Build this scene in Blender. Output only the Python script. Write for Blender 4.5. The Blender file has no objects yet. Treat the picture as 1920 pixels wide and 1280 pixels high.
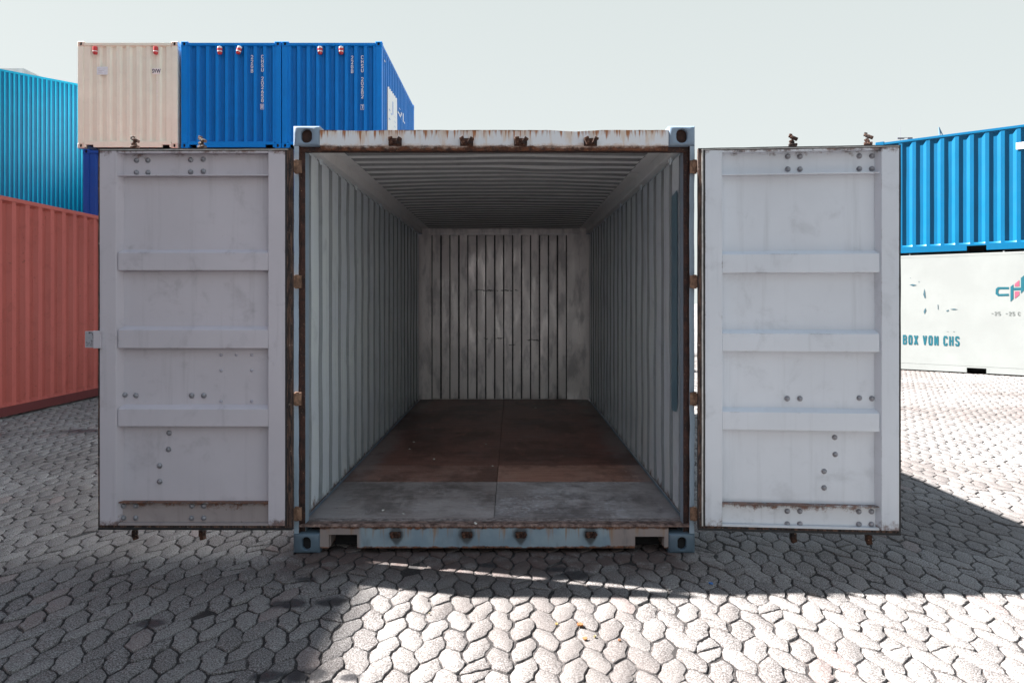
import bpy, math, random
import numpy as np
from mathutils import Vector, Matrix, noise
random.seed(7); np.random.seed(7)
R = math.radians
C = bpy.context.scene.collection

# ------------------------------------------------------------------ camera, world, sun, exposure
F = 1408.0; HZ = 567.0; CH = 1.521            # focal length in photo pixels, horizon row, eye height
cam = bpy.data.cameras.new('camera'); co = bpy.data.objects.new('camera', cam); C.objects.link(co)
co.location = (0, 0, CH); co.rotation_euler = (R(90), 0, 0)
cam.sensor_width = 36; cam.lens = F/1920*36; cam.shift_y = -(640-HZ)/1920; cam.clip_end = 3000; cam.clip_start = .05
bpy.context.scene.camera = co
SX, SY = .93, .252                             # sun ray travel per metre of drop
sun_dir = Vector((SX, -SY, -1)).normalized()
sl = bpy.data.lights.new('sun', 'SUN'); so = bpy.data.objects.new('sun', sl); C.objects.link(so)
sl.energy = 5.0; sl.angle = R(.7); sl.color = (1, .985, .95)
so.rotation_euler = sun_dir.to_track_quat('-Z', 'Y').to_euler(); so.location = (-20, 5, 25)
w = bpy.data.worlds.new('World'); bpy.context.scene.world = w; w.use_nodes = True
wt = w.node_tree; bg = wt.nodes['Background']
sky = wt.nodes.new('ShaderNodeTexSky'); sky.sky_type = 'NISHITA'; sky.sun_disc = False
sky.sun_elevation = math.asin(-sun_dir.z); sky.sun_rotation = math.atan2(-sun_dir.x, -sun_dir.y)
sky.dust_density = 6; sky.air_density = 1
tc = wt.nodes.new('ShaderNodeTexCoord'); sp = wt.nodes.new('ShaderNodeSeparateXYZ'); wt.links.new(tc.outputs['Generated'], sp.inputs[0])
cr = wt.nodes.new('ShaderNodeValToRGB'); wt.links.new(sp.outputs[2], cr.inputs[0])
cr.color_ramp.elements[0].position = 0; cr.color_ramp.elements[0].color = (1.38, 1.465, 1.45, 1)
cr.color_ramp.elements[1].position = .40; cr.color_ramp.elements[1].color = (1.18, 1.275, 1.25, 1)
for p_, c_ in ((.62, (1.0, 1.19, 1.38, 1)), (.95, (.87, 1.18, 1.52, 1))): cr.color_ramp.elements.new(p_).color = c_
mx = wt.nodes.new('ShaderNodeMix'); mx.data_type = 'RGBA'; mx.inputs[0].default_value = .98
wt.links.new(sky.outputs[0], mx.inputs[6]); wt.links.new(cr.outputs[0], mx.inputs[7])
wt.links.new(mx.outputs[2], bg.inputs[0]); bg.inputs[1].default_value = .1
vs = bpy.context.scene.view_settings
vs.view_transform = 'Standard'; vs.look = 'None'; vs.exposure = 2.6; vs.gamma = 1
bpy.context.scene.render.engine = 'CYCLES'
bpy.context.scene.cycles.max_bounces = 8; bpy.context.scene.cycles.diffuse_bounces = 5

# ------------------------------------------------------------------ node helpers
class NT:
    def __init__(s, name):
        s.m = bpy.data.materials.new(name); s.m.use_nodes = True
        s.t = s.m.node_tree; s.b = s.t.nodes['Principled BSDF']
        s.tc = s.t.nodes.new('ShaderNodeTexCoord'); s.O = s.tc.outputs['Object']
        x = s.t.nodes.new('ShaderNodeSeparateXYZ'); s.t.links.new(s.O, x.inputs[0]); s.X, s.Y, s.Z = x.outputs
    def lk(s, a, b):
        if isinstance(a, (int, float, tuple)): b.default_value = a
        else: s.t.links.new(a, b)
    def M(s, op, a, b=0., c=0., clamp=False):
        n = s.t.nodes.new('ShaderNodeMath'); n.operation = op; n.use_clamp = clamp
        s.lk(a, n.inputs[0]); s.lk(b, n.inputs[1]); s.lk(c, n.inputs[2]); return n.outputs[0]
    def scl(s, v, x=1, y=1, z=1, off=(0, 0, 0)):
        n = s.t.nodes.new('ShaderNodeMapping'); s.lk(v, n.inputs[0]); n.inputs['Scale'].default_value = (x, y, z); n.inputs['Location'].default_value = off; return n.outputs[0]
    def noise(s, scale, detail=4, rough=.6, v=None, dist=0):
        n = s.t.nodes.new('ShaderNodeTexNoise'); s.lk(v or s.O, n.inputs['Vector']); n.inputs['Scale'].default_value = scale
        n.inputs['Detail'].default_value = detail; n.inputs['Roughness'].default_value = rough; n.inputs['Distortion'].default_value = dist; return n.outputs[0]
    def step(s, v, a, b):                      # smooth 0..1 between a and b
        n = s.t.nodes.new('ShaderNodeMapRange'); n.interpolation_type = 'SMOOTHSTEP'; s.lk(v, n.inputs[0])
        if a < b: n.inputs[1].default_value = a; n.inputs[2].default_value = b
        else: n.inputs[1].default_value = b; n.inputs[2].default_value = a; n.inputs[3].default_value = 1; n.inputs[4].default_value = 0
        return n.outputs[0]
    def mix(s, f, a, b, mode='MIX'):
        n = s.t.nodes.new('ShaderNodeMix'); n.data_type = 'RGBA'; n.blend_type = mode; s.lk(f, n.inputs[0])
        s.lk(a if not isinstance(a, tuple) else (*a[:3], 1), n.inputs[6]); s.lk(b if not isinstance(b, tuple) else (*b[:3], 1), n.inputs[7]); return n.outputs[2]
    def edge(s, rad=.006):                     # 1 on convex / concave edges
        b = s.t.nodes.new('ShaderNodeBevel'); b.inputs[0].default_value = rad; b.samples = 4
        g = s.t.nodes.new('ShaderNodeNewGeometry'); d = s.t.nodes.new('ShaderNodeVectorMath'); d.operation = 'DOT_PRODUCT'
        s.t.links.new(b.outputs[0], d.inputs[0]); s.t.links.new(g.outputs['Normal'], d.inputs[1])
        return s.step(d.outputs['Value'], .995, .85)
    def island(s):
        g = s.t.nodes.new('ShaderNodeNewGeometry'); return g.outputs['Random Per Island']
    def bump(s, h, strength=.3, dist=.01):
        n = s.t.nodes.new('ShaderNodeBump'); n.inputs['Strength'].default_value = strength; n.inputs['Distance'].default_value = dist
        s.lk(h, n.inputs['Height']); s.t.links.new(n.outputs[0], s.b.inputs['Normal'])
    def out(s, col, rough=.5, metal=0., spec=.5):
        s.lk(col if not isinstance(col, tuple) else (*col[:3], 1), s.b.inputs['Base Color']); s.lk(rough, s.b.inputs['Roughness'])
        s.lk(metal, s.b.inputs['Metallic']); s.b.inputs['Specular IOR Level'].default_value = spec; return s.m

def rustcol(n):
    a = n.noise(22, 8, .7); b = n.noise(90, 4, .6)
    c = n.mix(n.step(a, .38, .62), (.035, .016, .012), (.16, .06, .03))
    return n.mix(n.step(b, .55, .75), c, (.30, .15, .08))

def paint(name, col, rough=.42, rust=.25, grime=.35, edge=.0, scale=1., lowrust=None, seed=0):
    n = NT(name); v = n.scl(n.O, off=(seed, seed*.7, seed*.3))
    big = n.noise(1.3*scale, 5, .6, v); mid = n.noise(5*scale, 7, .65, v, .4); fine = n.noise(60*scale, 4, .6, v)
    streak = n.noise(1, 6, .6, n.scl(v, 16*scale, 16*scale, .9*scale))
    dark = tuple(x*.62 for x in col); light = tuple(min(.9, x*1.08) for x in col)
    c = n.mix(n.step(big, .35, .7), col, light)
    g = n.M('MULTIPLY', n.M('ADD', n.M('MULTIPLY', n.step(mid, .52, .75), .7), n.M('MULTIPLY', n.step(streak, .52, .8), .6)), grime, clamp=True)
    c = n.mix(g, c, dark)
    scr = n.M('MULTIPLY', n.step(n.noise(1, 5, .7, n.scl(v, 3*scale, 3*scale, 55*scale, (2, 1, 0)), 1.5), .70, .74), n.step(n.noise(1.8*scale, 3, .6, n.scl(v, 1, 1, 1, (9, 4, 2))), .50, .62))
    c = n.mix(n.M('MULTIPLY', scr, grime), c, tuple(x*.45 for x in col))
    sp = n.step(n.noise(34*scale, 6, .75, v), .80-.22*rust, .84-.22*rust)     # chips
    gate = n.step(n.noise(2.4*scale, 5, .7, v), .56-.15*rust, .70-.15*rust)
    m = n.M('MULTIPLY', sp, gate)
    if edge > 0:
        e = n.M('MULTIPLY', n.edge(), n.step(n.M('ADD', mid, n.M('MULTIPLY', fine, .3)), .80-.4*edge, .92-.4*edge))
        m = n.M('MAXIMUM', m, e)
    if lowrust: m = n.M('MAXIMUM', m, lowrust(n))
    c = n.mix(m, c, rustcol(n))
    r = n.M('ADD', n.M('ADD', rough-.08, n.M('MULTIPLY', mid, .2)), n.M('MULTIPLY', m, .35))
    n.bump(n.M('ADD', n.M('MULTIPLY', big, 1.), n.M('ADD', n.M('MULTIPLY', fine, .03), n.M('MULTIPLY', m, .12))), .35, .012)
    return n.out(c, r)

def plain(name, col, rough=.6, var=.25, scale=20, metal=0.):
    n = NT(name); a = n.noise(scale, 6, .65)
    c = n.mix(n.M('MULTIPLY', n.step(a, .35, .7), 1.), tuple(x*(1-var) for x in col), tuple(min(1, x*(1+var*.4)) for x in col))
    n.bump(a, .2, .004); return n.out(c, rough, metal)

def rust_mat(name='rusty steel', seed=0, lo=(.03, .013, .010), hi=(.20, .08, .035)):
    n = NT(name); v = n.scl(n.O, off=(seed, 0, 0)); a = n.noise(18, 8, .7, v); b = n.noise(75, 5, .7, v)
    c = n.mix(n.step(a, .35, .65), lo, hi); c = n.mix(n.step(b, .58, .74), c, (.42, .26, .17))
    n.bump(n.M('ADD', a, n.M('MULTIPLY', b, .5)), .9, .01); return n.out(c, n.M('ADD', .45, n.M('MULTIPLY', a, .5)))

# ------------------------------------------------------------------ mesh helpers
class MB:
    def __init__(s): s.v = []; s.f = []; s.m = []
    def add(s, vs, fs, mi=0):
        o = len(s.v); s.v += [tuple(p) for p in vs]; s.f += [tuple(i+o for i in f) for f in fs]; s.m += [mi]*len(fs); return s
    def box(s, x0, x1, y0, y1, z0, z1, mi=0, M=None):
        vs = [(x, y, z) for z in (z0, z1) for y in (y0, y1) for x in (x0, x1)]
        if M: vs = [M @ Vector(p) for p in vs]
        return s.add(vs, [(0, 2, 3, 1), (4, 5, 7, 6), (0, 1, 5, 4), (2, 6, 7, 3), (0, 4, 6, 2), (1, 3, 7, 5)], mi)
    def prism(s, pts, z0, z1, mi=0, M=None):    # pts ccw in xy, extruded in z
        n = len(pts); vs = [(p[0], p[1], z0) for p in pts] + [(p[0], p[1], z1) for p in pts]
        if M: vs = [M @ Vector(p) for p in vs]
        return s.add(vs, [tuple(range(n-1, -1, -1)), tuple(range(n, 2*n))] + [(i, (i+1) % n, n+(i+1) % n, n+i) for i in range(n)], mi)
    def tube(s, a, b, r0, r1=None, n=14, mi=0):
        a = Vector(a); b = Vector(b); r1 = r0 if r1 is None else r1
        q = (b-a).to_track_quat('Z', 'Y').to_matrix(); vs = []
        for p, r in ((a, r0), (b, r1)):
            for i in range(n):
                t = 2*math.pi*i/n; vs.append(p + q @ Vector((r*math.cos(t), r*math.sin(t), 0)))
        return s.add(vs, [tuple(range(n-1, -1, -1)), tuple(range(n, 2*n))] + [(i, (i+1) % n, n+(i+1) % n, n+i) for i in range(n)], mi)
    def lathe(s, prof, n=14, M=None, mi=0):     # prof: (r, z) up the z axis
        vs = []; k = len(prof)
        for r, z in prof:
            for i in range(n): t = 2*math.pi*i/n; vs.append(Vector((r*math.cos(t), r*math.sin(t), z)))
        if M: vs = [M @ p for p in vs]
        fs = [(j*n+i, j*n+(i+1) % n, (j+1)*n+(i+1) % n, (j+1)*n+i) for j in range(k-1) for i in range(n)]
        return s.add(vs, fs + [tuple(range(n-1, -1, -1)), tuple(range((k-1)*n, k*n))], mi)
    def grid(s, P, mi=0):                       # P[i][j] points
        a = len(P); b = len(P[0]); return s.add([p for r in P for p in r], [(i*b+j, i*b+j+1, (i+1)*b+j+1, (i+1)*b+j) for i in range(a-1) for j in range(b-1)], mi)
    def build(s, name, mats, parent=None, smooth=None, bevel=0, seg=2, fix=True):
        me = bpy.data.meshes.new(name); me.from_pydata(s.v, [], s.f)
        if not isinstance(mats, (list, tuple)): mats = [mats]
        for m in mats: me.materials.append(m)
        me.polygons.foreach_set('material_index', s.m)
        if fix:
            import bmesh
            bm = bmesh.new(); bm.from_mesh(me); bmesh.ops.recalc_face_normals(bm, faces=bm.faces)
            if bevel:
                es = [e for e in bm.edges if len(e.link_faces) == 2 and e.calc_face_angle(0) > .6]
                bmesh.ops.bevel(bm, geom=es, offset=bevel, segments=seg, affect='EDGES', profile=.6)
            bm.to_mesh(me); bm.free()
        if smooth is not None:
            me.shade_smooth(); me.set_sharp_from_angle(angle=R(smooth))
        o = bpy.data.objects.new(name, me); C.objects.link(o)
        if parent: o.parent = parent
        return o

def tag(o, label=None, cat=None, group=None, kind=None):
    for k, v in (('label', label), ('category', cat), ('group', group), ('kind', kind)):
        if v: o[k] = v
    return o
def empty(name, loc, rz, label, cat, group=None):
    o = bpy.data.objects.new(name, None); C.objects.link(o); o.location = loc; o.rotation_euler = (0, 0, rz); o.empty_display_size = .3
    return tag(o, label, cat, group)
def clone(o, parent, loc=None, rot=None):
    c = o.copy(); C.objects.link(c); c.parent = parent
    if loc is not None: c.location = loc
    if rot is not None: c.rotation_euler = rot
    return c

GL = {'C': [[(1, .82), (.8, 1), (.2, 1), (0, .8), (0, .2), (.2, 0), (.8, 0), (1, .18)]], 'H': [[(0, 0), (0, 1)], [(1, 0), (1, 1)], [(0, .5), (1, .5)]],
 'S': [[(1, .84), (.8, 1), (.2, 1), (0, .84), (0, .66), (.2, .53), (.8, .45), (1, .32), (1, .15), (.8, 0), (.2, 0), (0, .15)]], 'U': [[(0, 1), (0, .18), (.2, 0), (.8, 0), (1, .18), (1, 1)]],
 'B': [[(0, 0), (0, 1), (.75, 1), (.95, .87), (.95, .65), (.75, .53), (0, .53)], [(.75, .53), (1, .4), (1, .14), (.78, 0), (0, 0)]], 'O': [[(.2, 0), (0, .2), (0, .8), (.2, 1), (.8, 1), (1, .8), (1, .2), (.8, 0), (.2, 0)]],
 'X': [[(0, 0), (1, 1)], [(0, 1), (1, 0)]], 'V': [[(0, 1), (.5, 0), (1, 1)]], 'W': [[(0, 1), (.25, 0), (.5, .8), (.75, 0), (1, 1)]], 'N': [[(0, 0), (0, 1), (1, 0), (1, 1)]],
 'G': [[(1, .82), (.8, 1), (.2, 1), (0, .8), (0, .2), (.2, 0), (.8, 0), (1, .18), (1, .48), (.55, .48)]], '2': [[(0, .8), (.2, 1), (.8, 1), (1, .82), (1, .65), (0, 0), (1, 0)]],
 '6': [[(.85, 1), (.3, .8), (0, .4), (0, .15), (.2, 0), (.8, 0), (1, .15), (1, .4), (.8, .55), (.2, .55), (0, .4)]], '5': [[(1, 1), (.05, 1), (0, .56), (.75, .58), (1, .42), (1, .15), (.8, 0), (.2, 0), (0, .15)]],
 '8': [[(.2, .53), (.03, .66), (.03, .86), (.2, 1), (.8, 1), (.97, .86), (.97, .66), (.8, .53), (.2, .53), (0, .4), (0, .14), (.2, 0), (.8, 0), (1, .14), (1, .4), (.8, .53)]],
 '7': [[(0, 1), (1, 1), (.35, 0)]], '1': [[(.2, .8), (.55, 1), (.55, 0)]], '4': [[(.7, 0), (.7, 1), (0, .3), (1, .3)]], '9': [[(1, .6), (.8, .45), (.2, .45), (0, .6), (0, .85), (.2, 1), (.8, 1), (1, .85), (1, .6), (.7, .2), (.15, 0)]],
 '0': [[(.2, 0), (0, .2), (0, .8), (.2, 1), (.8, 1), (1, .8), (1, .2), (.8, 0), (.2, 0)]], '-': [[(.1, .5), (.9, .5)]]}
def glyph(ch, x0, y0, w, h, t):
    """list of quads (each four 2-D points) drawing one painted character as strokes of width t"""
    q = []
    for pl in GL.get(ch, []):
        P = [Vector((x0+t/2+a*(w-t), y0+t/2+b*(h-t))) for a, b in pl]
        for a, b in zip(P, P[1:]):
            d = (b-a).normalized(); n_ = Vector((-d.y, d.x))*t/2; e = d*t*.32
            q.append([a-e-n_, b+e-n_, b+e+n_, a-e+n_])
    return q
def textobj(name, txt, size, mat, parent, M, sx=1., thick=.002, bold=0.):
    cu = bpy.data.curves.new(name, 'FONT'); cu.body = txt; cu.size = size; cu.align_x = 'CENTER'; cu.align_y = 'CENTER'; cu.extrude = thick; cu.offset = bold
    t = bpy.data.objects.new('tmp', cu); C.objects.link(t)
    dg = bpy.context.evaluated_depsgraph_get(); dg.update(); me = bpy.data.meshes.new_from_object(t.evaluated_get(dg)); bpy.data.objects.remove(t)
    me.transform(M @ Matrix.Diagonal((sx, 1, 1, 1))); me.materials.clear(); me.materials.append(mat); me.name = name
    o = bpy.data.objects.new(name, me); C.objects.link(o); o.parent = parent; return o

def corr(pitch, fa, sl, depth, L, start=0.):
    """profile points (a, d): d=0 outer, d=depth inner; fa = outer flat, sl = slope length"""
    pts = [(0, 0)]; a = start; fb = pitch-fa-2*sl
    while a + pitch < L - .01:
        pts += [(a+fa*.5, 0), (a+fa*.5+sl, depth), (a+fa*.5+sl+fb, depth), (a+fa*.5+2*sl+fb, 0)]; a += pitch
    pts.append((L, 0)); return pts

def corr_sheet(mb, prof, z0, z1, fn, rows=1, cap=.035, dent=0., seed=0, mi=0, groove=None):
    """fn(a, d, z) -> point. Ends of every flute are closed towards d=0."""
    zs = [(z0, 0), (z0+.012, 0), (z0+.012+cap, 1)] + [(z0+.012+cap+(z1-z0-.024-2*cap)*i/rows, 1) for i in range(1, rows)] + [(z1-.012-cap, 1), (z1-.012, 0), (z1, 0)]
    P = []
    for z, k in zs:
        row = []
        for a, d in prof:
            e = 0
            if dent and k: e = dent*(noise.noise(Vector((a*1.7+seed, z*2.1, seed)))*.9 + noise.noise(Vector((a*6+seed, z*4, seed+3)))*.5)
            row.append(fn(a, d*k+e, z))
        P.append(row)
    n0 = len(mb.f); mb.grid(P, mi)
    if groove is not None:                     # rib shade painted into the flutes: groove(d0, d1) -> True
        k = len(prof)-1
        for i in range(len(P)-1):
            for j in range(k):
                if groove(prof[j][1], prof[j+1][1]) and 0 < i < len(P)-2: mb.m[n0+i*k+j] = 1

def casting(mb, x0, x1, y0, y1, z0, z1, front, holew=.055, holeh=.082, side=0, b=.010):
    """hollow corner block with an oval opening on the front (y0 if front<0 else y1) face; walls 12 mm"""
    yf, yb = (y0, y1) if front < 0 else (y1, y0); s = 1 if yb > yf else -1
    cx, cz = (x0+x1)/2, (z0+z1)/2; n = 20
    hole = []; out = []
    for i in range(n):
        t = 2*math.pi*(i+.5)/n; c, q = math.cos(t), math.sin(t)
        hole.append((cx + holew/2*c, cz + (holeh-holew)/2*(1 if q > 0 else -1) + holew/2*q))
        k = 1/max(abs(c)/((x1-x0)/2-b), abs(q)/((z1-z0)/2-b)); out.append((cx+c*k, cz+q*k))
    # snap nearest outline points to the four corners
    for ux in (x0+b, x1-b):
        for uz in (z0+b, z1-b):
            j = min(range(n), key=lambda i: (out[i][0]-ux)**2+(out[i][1]-uz)**2); out[j] = (ux, uz)
    ex = [(cx+(p[0]-cx)*((x1-x0)/2/((x1-x0)/2-b)), cz+(p[1]-cz)*((z1-z0)/2/((z1-z0)/2-b))) for p in out]
    rings = [(hole, yf+s*.03, 1), (hole, yf+s*.003, 1), ([(cx+(p[0]-cx)*1.08, cz+(p[1]-cz)*1.06) for p in hole], yf, 0), (out, yf, 0), (ex, yf+s*b, 0), (ex, yb, 0)]
    vs = []; fs = []
    for r, y, _ in rings: vs += [(p[0], y, p[1]) for p in r]
    for k in range(len(rings)-1): fs += [(k*n+i, k*n+(i+1) % n, (k+1)*n+(i+1) % n, (k+1)*n+i) for i in range(n)]
    fs.append(tuple(range((len(rings)-1)*n, len(rings)*n)))
    mb.add(vs, fs, 0)
    # dark cavity behind the opening
    e = .018; mb.box(x0+e, x1-e, min(yf+s*.031, yf+s*.1), max(yf+s*.031, yf+s*.1), z0+e, z1-e, 1)

# ------------------------------------------------------------------ ground
def make_ground():
    n = NT('joint dirt'); a = n.noise(9, 8, .7); b = n.noise(140, 4, .7)
    c = n.mix(n.step(a, .50, .64), (.013, .010, .010), (.10, .086, .08)); c = n.mix(n.step(b, .57, .7), c, (.17, .15, .14))
    vo = n.t.nodes.new('ShaderNodeTexVoronoi'); vo.feature = 'DISTANCE_TO_EDGE'; vo.inputs['Scale'].default_value = 1; n.lk(n.scl(n.O, 9, 5, 0), vo.inputs['Vector'])
    dist = n.M('LENGTH' if False else 'SQRT', n.M('ADD', n.M('MULTIPLY', n.X, n.X), n.M('MULTIPLY', n.Y, n.Y)))
    far = n.step(dist, 22, 24)
    stone = n.mix(n.step(n.noise(.35, 5), .4, .65), (.16, .15, .15), (.20, .19, .19))
    farc = n.mix(n.step(vo.outputs['Distance'], .03, .08), (.06, .05, .05), stone)
    n.bump(b, .5, .005)
    g = MB(); S = 900; g.add([(-S, -S, -.0065), (S, -S, -.0065), (S, S, -.0065), (-S, S, -.0065)], [(0, 1, 2, 3)])
    tag(g.build('ground', n.out(n.mix(far, c, farc), .95), fix=False), kind='structure')

    # stone material
    n = NT('concrete paver'); isl = n.island()
    a = n.noise(2.2, 6, .65); sp = n.noise(150, 4, .8); sp2 = n.noise(55, 5, .75); bg_ = n.noise(.45, 5, .6)
    base = n.mix(n.step(isl, 0, 1), (.104, .090, .086), (.176, .160, .152))
    base = n.mix(n.M('MULTIPLY', n.step(a, .45, .7), .35), base, (.135, .115, .108))
    base = n.mix(n.M('MULTIPLY', n.step(sp, .50, .58), .62), base, (.40, .385, .38))
    base = n.mix(n.M('MULTIPLY', n.step(sp, .48, .41), .85), base, (.035, .028, .028))
    base = n.mix(n.M('MULTIPLY', n.step(sp2, .60, .68), .85), base, (.05, .04, .04))
    base = n.mix(n.M('MULTIPLY', n.step(bg_, .42, .62), .6), base, (.085, .070, .066))
    # worn lighter track and reddish stones
    base = n.mix(n.M('MULTIPLY', n.M('GREATER_THAN', isl, .975), .2), base, (.19, .10, .09))
    # oil drips at fixed places
    oil = 0.
    for (x, y, r) in [(-1.13, 3.80, .13), (-.92, 3.83, .12), (-.85, 3.07, .12), (-.99, 3.06, .09), (-1.13, 4.13, .08), (-1.72, 3.56, .09), (-.66, 3.05, .07), (.25, 4.30, .10), (.35, 4.18, .12), (-.15, 4.36, .08), (-6.0, 8.6, .25), (-5.1, 8.9, .3)]:
        dx = n.M('SUBTRACT', n.X, x); dy = n.M('MULTIPLY', n.M('SUBTRACT', n.Y, y), 1.5)
        d = n.M('ADD', n.M('SQRT', n.M('ADD', n.M('MULTIPLY', dx, dx), n.M('MULTIPLY', dy, dy))), n.M('MULTIPLY', n.M('SUBTRACT', n.noise(11, 5), .5), r*1.6))
        oil = n.M('MAXIMUM', oil, n.step(d, r, r*.45))
    # mottled dark brown band under the container sill
    band = n.M('MULTIPLY', n.M('MULTIPLY', n.step(n.Y, 4.02, 4.4), n.step(n.Y, 4.9, 4.6)), n.M('MULTIPLY', n.step(n.X, -1.6, -1.2), n.step(n.X, 1.3, .9)))
    base = n.mix(n.M('MULTIPLY', band, n.M('MULTIPLY', n.step(n.noise(5, 5), .30, .55), .85)), base, (.075, .048, .043))
    base = n.mix(n.M('MULTIPLY', oil, .85), base, (.018, .017, .02))
    n.bump(n.M('ADD', n.M('MULTIPLY', sp, .5), n.M('ADD', sp2, n.M('MULTIPLY', n.noise(25, 4), 1.2))), .75, .006)
    mat = n.out(base, n.M('SUBTRACT', .92, n.M('MULTIPLY', oil, .5)), spec=.35)

    px, py, bu, d = .102, .100, .015, .029
    x0i, x1i, y0k, y1k = -150, 175, 14, 220
    rng = np.random.RandomState(3)
    ii = np.arange(x0i, x1i+2); kk = np.arange(y0k-2, y1k+6)
    I, K = np.meshgrid(ii, kk, indexing='ij')
    left_joint = ((K % 2) == ((I-1) % 2))
    VX = I*px + np.where(left_joint, -bu, bu) + rng.uniform(-.0045, .0045, I.shape)
    VY = K*py + np.where(I % 2 == 1, d, -d) + rng.uniform(-.006, .006, I.shape)
    polys = []; pars = []
    for c in range(x0i, x1i):
        ci = c-x0i
        for k0 in range(y0k + ((y0k+c) % 2), y1k, 2):
            x, y = (c+.5)*px, (k0+1)*py
            if abs(x) > .78*y + 2.5: continue
            if -1.15 < x < .95 and y > 5.2: continue
            if x < -8.5 and y < 9: continue
            if x > 3 and (y-16.3) > -.87*(x-9.5)+1.0: continue
            ki = k0-(y0k-2)
            q = [(ci, ki), (ci+1, ki), (ci+1, ki+1), (ci+1, ki+2), (ci, ki+2), (ci, ki+1)]
            P = [(VX[a_], VY[a_]) for a_ in q]
            if rng.rand() < .055:
                t = rng.uniform(.42, .58)
                ml = ((P[5][0]), P[5][1]+(t-.5)*.08); mr = (P[2][0], P[2][1]+(t-.5)*.08)
                mid = lambda a_, b_: ((a_[0]+b_[0])/2, (a_[1]+b_[1])/2)
                polys.append([P[0], mid(P[0], P[1]), P[1], mr, mid(mr, ml), ml]); polys.append([ml, mid(ml, mr), mr, P[3], mid(P[3], P[4]), P[4]])
                pars += [(c, k0), (c, k0)]
            else: polys.append(P); pars.append((c, k0))
    A = np.array(polys)
    par = np.array(pars)
    nxA = np.roll(A, -1, axis=1); mid = (A+nxA)/2; bow = .0065
    k0p = (par[:, 1] % 2)*2-1; cp = (par[:, 0] % 2)*2-1
    for e_, s_ in ((1, 1), (2, -1), (4, -1), (5, 1)): mid[:, e_, 0] += bow*s_*k0p
    for e_ in (0, 3): mid[:, e_, 1] += .003*cp
    A = np.stack([A, mid], axis=2).reshape(len(A), 12, 2)
    def build(A, name_n, reps, rings):
        N = len(A); cen = A.mean(1, keepdims=True)
        v = A-cen; L = np.linalg.norm(v, axis=2, keepdims=True)
        gap = rng.uniform(.0030, .0080, (N, 1, 1)) ; Q = cen + v*(1-gap*1.25/L)
        for r_ in range(reps-1):
            nx = np.roll(Q, -1, axis=1); t = .17
            Q = np.stack([Q*(1-t)+nx*t, Q*t+nx*(1-t)], axis=2).reshape(N, -1, 2)
        Q = Q + rng.normal(0, .0014, Q.shape)
        ph = rng.uniform(0, 6.28, (N, 1)); am = rng.uniform(.0, .003, (N, 1)); th = np.arctan2(Q[..., 1]-cen[..., 1], Q[..., 0]-cen[..., 0])
        wv = 1-(am*np.sin(th*7+ph)+rng.uniform(.0, .0025, (N, 1))*np.sin(th*11+ph*2))[..., None]/np.linalg.norm(Q-cen, axis=2, keepdims=True); Q = cen+(Q-cen)*wv
        n_ = Q.shape[1]; hz = rng.normal(0, .0018, (N, 1)) + 0
        tilt = rng.normal(0, .018, (N, 1, 2)); rel = Q-cen
        zt = hz + (rel*tilt).sum(2)
        vs = []
        L = np.linalg.norm(rel, axis=2, keepdims=True)
        for ins, dz in rings:
            q = cen + rel*(1-ins/L); vs.append(np.concatenate([q, (zt+dz)[..., None]], 2))
        V = np.stack(vs, 1).reshape(-1, 3); nr = len(rings); base = (np.arange(N)*nr*n_)[:, None]
        idx = np.arange(n_); nxt = (idx+1) % n_
        quads = []
        for r_ in range(nr-1):
            quads.append(np.stack([base+(r_+1)*n_+idx, base+(r_+1)*n_+nxt, base+r_*n_+nxt, base+r_*n_+idx], 2).reshape(-1, 4))
        quads = np.concatenate(quads); tops = (base+idx).reshape(-1)
        me = bpy.data.meshes.new('paving'); me.vertices.add(len(V)); me.vertices.foreach_set('co', V.ravel())
        nl = len(tops)+quads.size; me.loops.add(nl); me.loops.foreach_set('vertex_index', np.concatenate([tops, quads.ravel()]))
        ls = np.concatenate([np.arange(N)*n_, N*n_+np.arange(len(quads))*4]); me.polygons.add(len(ls)); me.polygons.foreach_set('loop_start', ls)
        me.update(calc_edges=True); me.validate(); me.materials.append(mat)
        o = bpy.data.objects.new('paving', me); C.objects.link(o); tag(o, kind='structure')
    near = A.mean(1)[:, 1] < 7.5
    build(A[near], 'n', 2, [(.0035, 0), (.0012, -.0012), (.0, -.004), (-.0010, -.016)])
    build(A[~near], 'f', 1, [(.0035, 0), (.0008, -.003), (-.001, -.016)])
make_ground()

# ------------------------------------------------------------------ the open container
HX, HY = -.1085, 4.56
hero = empty('shipping_container', (HX, HY, 0), 0, 'open empty grey container with both doors swung wide', 'shipping container')

def door_dirt(n):
    a = n.M('MULTIPLY', n.M('SUBTRACT', n.noise(13, 7, .75), .5), .22)
    t = n.step(n.M('ADD', n.Z, a), 2.405, 2.44); b = n.step(n.M('ADD', n.Z, a), .235, .19)
    return n.M('MULTIPLY', n.M('MAXIMUM', t, b), .8)
M_in = paint('weathered inner paint', (.75, .825, .90), .34, rust=.3, grime=.75, seed=2, lowrust=lambda n: n.M('MULTIPLY', n.step(n.M('ADD', n.Z, n.M('MULTIPLY', n.M('SUBTRACT', n.noise(9, 7, .8), .5), .35)), .24, .17), .9))
M_ing = paint('inner flute shade paint', (.22, .245, .265), .6, rust=.3, grime=.9, seed=3)  # darker colour paints rib shade on the side wall flute slopes
M_roofg = paint('roof flute shade paint', (.22, .225, .23), .6, rust=.2, grime=.8, seed=7)  # rib shade painted onto the slopes of the roof flutes
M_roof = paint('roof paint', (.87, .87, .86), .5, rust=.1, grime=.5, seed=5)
M_end = paint('scuffed end wall paint', (.82, .765, .76), .30, rust=.35, grime=.3, seed=9)
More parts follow.
